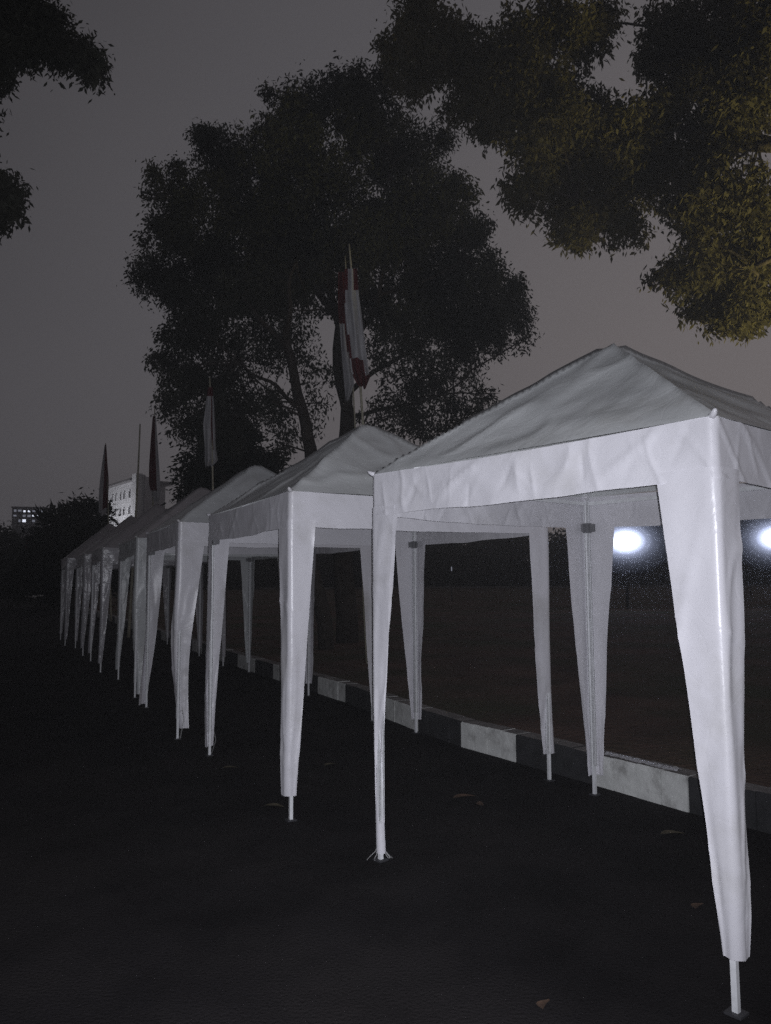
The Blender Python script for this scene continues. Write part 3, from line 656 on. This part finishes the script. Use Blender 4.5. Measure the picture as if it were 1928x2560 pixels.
# ------------------------------------------------------------------ buildings
def facade_building():
    D = 160.0
    c = at(360, 1190, D); l = at(274, 1217, D * 1.108); l.z = c.z; r_ = at(412, 1200, D * 1.07); r_.z = c.z; top = c.z
    root = thing('office_building', 'pale four-storey block with rows of narrow dark windows beyond the tents', 'building', (c.x, c.y, 0))
    def wall(a, b, name, m, th=0.4, z1=top):
        d = (b - a); rz = math.atan2(d.y, d.x); mid = (a + b) / 2 - Vector((c.x, c.y, 0)); nn = Vector((math.sin(rz), -math.cos(rz), 0))
        return MB().box((mid.x, mid.y, z1 / 2), (d.length, th, z1), rz).put(name, m, root), rz
    _, rz = wall(l, c, 'wall', MT['facade']); wall(c, r_, 'side_wall', MT['facade_grey'])
    back_ = l + (r_ - c); wall(r_, back_, 'side_wall', MT['facade_grey']); wall(back_, l, 'side_wall', MT['facade_grey'])
    d = (c - l).normalized(); nn = Vector((d.y, -d.x, 0))
    if nn.y > 0: nn = -nn
    o_ = Vector((c.x, c.y, 0))
    ctr = (l + c + r_ + back_) / 4 - o_
    MB().box((ctr.x, ctr.y, top - 0.35), ((c - l).length - .6, (r_ - c).length - .6, 0.3), rz).put('roof', MT['concrete'], root)
    # parapet coping and the projecting stair bay at the near corner
    m_ = (l + c) / 2 - o_ + nn * 0.05; MB().box((m_.x, m_.y, top + 0.15), ((c - l).length + .3, 0.7, 0.3), rz).put('coping', MT['facade'], root)
    q = c - d * 1.3 - o_ + nn * 0.9; MB().box((q.x, q.y, (top + 0.5) / 2), (2.4, 1.4, top + 0.5), rz).put('stair_bay', MT['facade'], root)
    L = (c - l).length
    ks = [(287 - 274) / 86, (296 - 274) / 86, (309 - 274) / 86, (318 - 274) / 86, (332 - 274) / 86]
    for row, vv in ((0, 1243), (1, 1283), (2, 1323), (3, 1363)):
        for kk in ks:
            z = top - (vv - 1207) / 39.0 * 3.45
            p = l + d * (L * kk * 0.97) - o_ + nn * 0.2
            if z < 1: continue
            w = MB()
            for s in (-1, 1): w.box((p.x + d.x * s * .42 + nn.x * .06, p.y + d.y * s * .42 + nn.y * .06, z), (0.12, 0.16, 1.55), rz); w.box((p.x + nn.x * .06, p.y + nn.y * .06, z + s * .82), (0.96, 0.16, 0.12), rz)
            wo = w.put('window', MT['facade'], root)
            MB().box((p.x + nn.x * .02, p.y + nn.y * .02, z), (0.72, 0.05, 1.52), rz).put('pane', MT['glass_dark'], wo)
    return c, l, nn, d, L, top
c, l, nn, d, L, top = facade_building()
# its floodlight, standing on the ground in front, behind the hedge
mp = (l + c) / 2 + nn * 13; mp.z = 0
fr = thing('facade_floodlight', 'ground floodlight washing the pale block, hidden behind the tents', 'floodlight', (mp.x, mp.y, 0))
MB().box((0, 0, 0.5), (0.1, 0.1, 1.0)).box((0, 0, 1.05), (0.7, 0.4, 0.3), math.atan2(d.y, d.x)).put('housing', MT['dark'], fr)
sl = bpy.data.lights.new('floodlight_beam', 'SPOT'); sl.energy = 19000; sl.color = (0.95, 0.95, 1.0); sl.spot_size = math.radians(110); sl.spot_blend = 0.8; sl.shadow_soft_size = 0.2
so = bpy.data.objects.new('floodlight_beam', sl); COL.objects.link(so); so.parent = fr; so.location = (-nn.x * .1, -nn.y * .1, 1.35)
tgt = (l + c) / 2; tgt.z = top * 0.62
so.rotation_euler = (tgt - (mp + Vector((0, 0, 1.35)))).to_track_quat('-Z', 'Y').to_euler()
# lit building far left
p = at(78, 1272, 185)
lb = thing('lit_building', 'small distant building with brightly lit bays behind scaffolding at far left', 'building', (p.x, p.y, 0))
hh = p.z; rzb = 0.25
MB().box((0, 0, hh / 2), (7.4, 4.0, hh), rzb).put('wall', MT['concrete'], lb)
MB().box((0, 0, hh + 0.15), (7.9, 4.5, 0.3), rzb).put('roof', MT['concrete'], lb)
q, w = math.cos(rzb), math.sin(rzb)
for i in range(7):
    for j in range(3):
        if random.random() < 0.25 and j > 0: continue
        lx = -3.1 + i * 1.03; ly = -2.06; z = hh - 0.75 - j * 1.15
        fo_ = MB().box((lx * q - ly * w, lx * w + ly * q, z), (0.95, 0.08, 0.85), rzb).put('window', MT['dark'], lb)
        ly = -2.12; MB().box((lx * q - ly * w, lx * w + ly * q, z + random.uniform(-.05, .1)), (random.uniform(.4, .8), 0.05, random.uniform(.3, .7)), rzb).put('pane', MT['lit'] if random.random() < 0.6 and i in (2, 3, 4, 5) else MT['lit_dim'], fo_)
scf = MB()
for i in range(8): 
    lx, ly = -3.6 + i * 1.03, -2.7; scf.box((lx * q - ly * w, lx * w + ly * q, hh / 2), (0.07, 0.07, hh), rzb)
for j in range(4):
    lx, ly = 0, -2.7; scf.box((lx * q - ly * w, lx * w + ly * q, hh - .2 - j * 1.15), (7.3, 0.06, 0.07), rzb)
scf.put('scaffold', MT['dark'], lb)
p = at(46, 1285, 185); MB().box((p.x - lb.location.x, p.y - lb.location.y, p.z - 0.6), (0.25, 0.3, 3.2)).put('light_strip', MT['lit_dim'], lb)

# ------------------------------------------------------------------ lamps across the field
def flood(u, v, y, label):
    p = at(u, v, y)
    root = thing('floodlight', label, 'floodlight', (p.x, p.y, field_z), math.atan2(-p.x, p.y), 'floodlights on masts across the field')
    h = p.z - field_z
    MB().tube([(0, 0.12, 0), (0, 0.12, h + 0.1)], [0.06, 0.045], 8).put('mast', MT['dark'], root, True)
    # oval head enlarged to the size of the glare: dished housing and flat diffuser
    n = 28; a, b = 2.1, 1.45; v_ = [(0, 0.22, h)]; f_ = []
    for i in range(n): g = 2 * PI * i / n; v_.append((a * 0.7 * math.cos(g), 0.18, h + b * 0.7 * math.sin(g)))
    for i in range(n): g = 2 * PI * i / n; v_.append((a * 1.06 * math.cos(g), -0.03, h + b * 1.08 * math.sin(g)))
    for i in range(n): f_ += [(0, 1 + i, 1 + (i + 1) % n), (1 + i, 1 + n + i, 1 + n + (i + 1) % n, 1 + (i + 1) % n)]
    link('housing', v_, f_, MT['dark'], root, True)
    v_ = [(0, -0.06, h)]; f_ = []
    for i in range(n): g = 2 * PI * i / n; v_.append((a * math.cos(g), -0.02, h + b * math.sin(g)))
    for i in range(n): f_.append((0, 1 + i, 1 + (i + 1) % n))
    link('glare_lens', v_, f_, MT['lamp'], root, True)
    al = bpy.data.lights.new('floodlight_beam', 'AREA'); al.shape = 'ELLIPSE'; al.size = a * 0.5; al.size_y = b * 0.42; al.energy = 14; al.color = (0.72, 0.80, 1.0)
    ao = bpy.data.objects.new('floodlight_beam', al); COL.objects.link(ao); ao.parent = root; ao.location = (0, -0.09, h); ao.rotation_euler = (math.radians(-93), 0, 0)
flood(1564, 1353, 34, 'dazzling white oval floodlight seen through the opening of the nearest tent')
flood(1944, 1345, 34, 'second white floodlight, cut by the right edge of the picture')
for u_, v_, lab in ((1129, 1422, 'tiny self-lit reflector on a thin post in the field, seen beneath the second tent'), (1873, 1400, 'tiny self-lit reflector on a thin post in the field, right of the nearest leg')):
    p = at(u_, v_, 48); r_ = thing('marker_post', lab, 'post', (p.x, p.y, field_z))
    MB().tube([(0, 0, 0), (0, 0, p.z - field_z + 0.2)], [0.03, 0.025], 6).put('post', MT['dark'], r_)
    MB().box((0, -0.04, p.z - field_z), (0.06, 0.02, 0.26)).put('reflector', MT['lit_dim'], r_)  # reflector glows by itself, its glint put in as emission
# added warm light outside the view, standing in for yellow glare on the boughs
bp = Vector((6.8, 6.5, field_z)); aim = Vector((4.3, 8.8, 5.9))
st = thing('added_uplight', 'warm yellow floodlight on a short post, aimed up into the near tree\'s boughs', 'floodlight', tuple(bp))
MB().tube([(0, 0, 0), (0, 0, 0.9)], [.03, .03], 8).put('post', MT['bracket'], st, True)
MB().box((0, 0.02, 0.98), (0.26, 0.12, 0.18), 0.6).put('housing', MT['bracket'], st)
yl = bpy.data.lights.new('floodlight_beam', 'SPOT'); yl.energy = 1500; yl.color = (1.0, 0.88, 0.34); yl.spot_size = math.radians(66); yl.spot_blend = 1.0; yl.shadow_soft_size = 0.25
yo = bpy.data.objects.new('floodlight_beam', yl); COL.objects.link(yo); yo.parent = st; yo.location = (0, 0.02, 1.12)
yo.rotation_euler = (aim - (bp + Vector((0, 0.02, 1.12)))).to_track_quat('-Z', 'Y').to_euler()

# ------------------------------------------------------------------ added haze, for lamp halos and lifted darks
HZ = bpy.data.materials.new('haze'); HZ.use_nodes = True; t = HZ.node_tree; t.nodes.clear()
o = N('ShaderNodeOutputMaterial', t); pv = N('ShaderNodeVolumePrincipled', t); pv.inputs['Density'].default_value = 0.0021
pv.inputs['Color'].default_value = (0.9, 0.9, 0.92, 1); pv.inputs['Anisotropy'].default_value = 0.91; t.links.new(pv.outputs[0], o.inputs['Volume'])
hz = MB().box((0, 115, 14.5), (500, 262, 31)).put('haze', HZ); hz['kind'] = 'stuff'; hz['label'] = 'added thin haze over the whole place, giving lamp halos and lifted darks'; hz['category'] = 'haze'
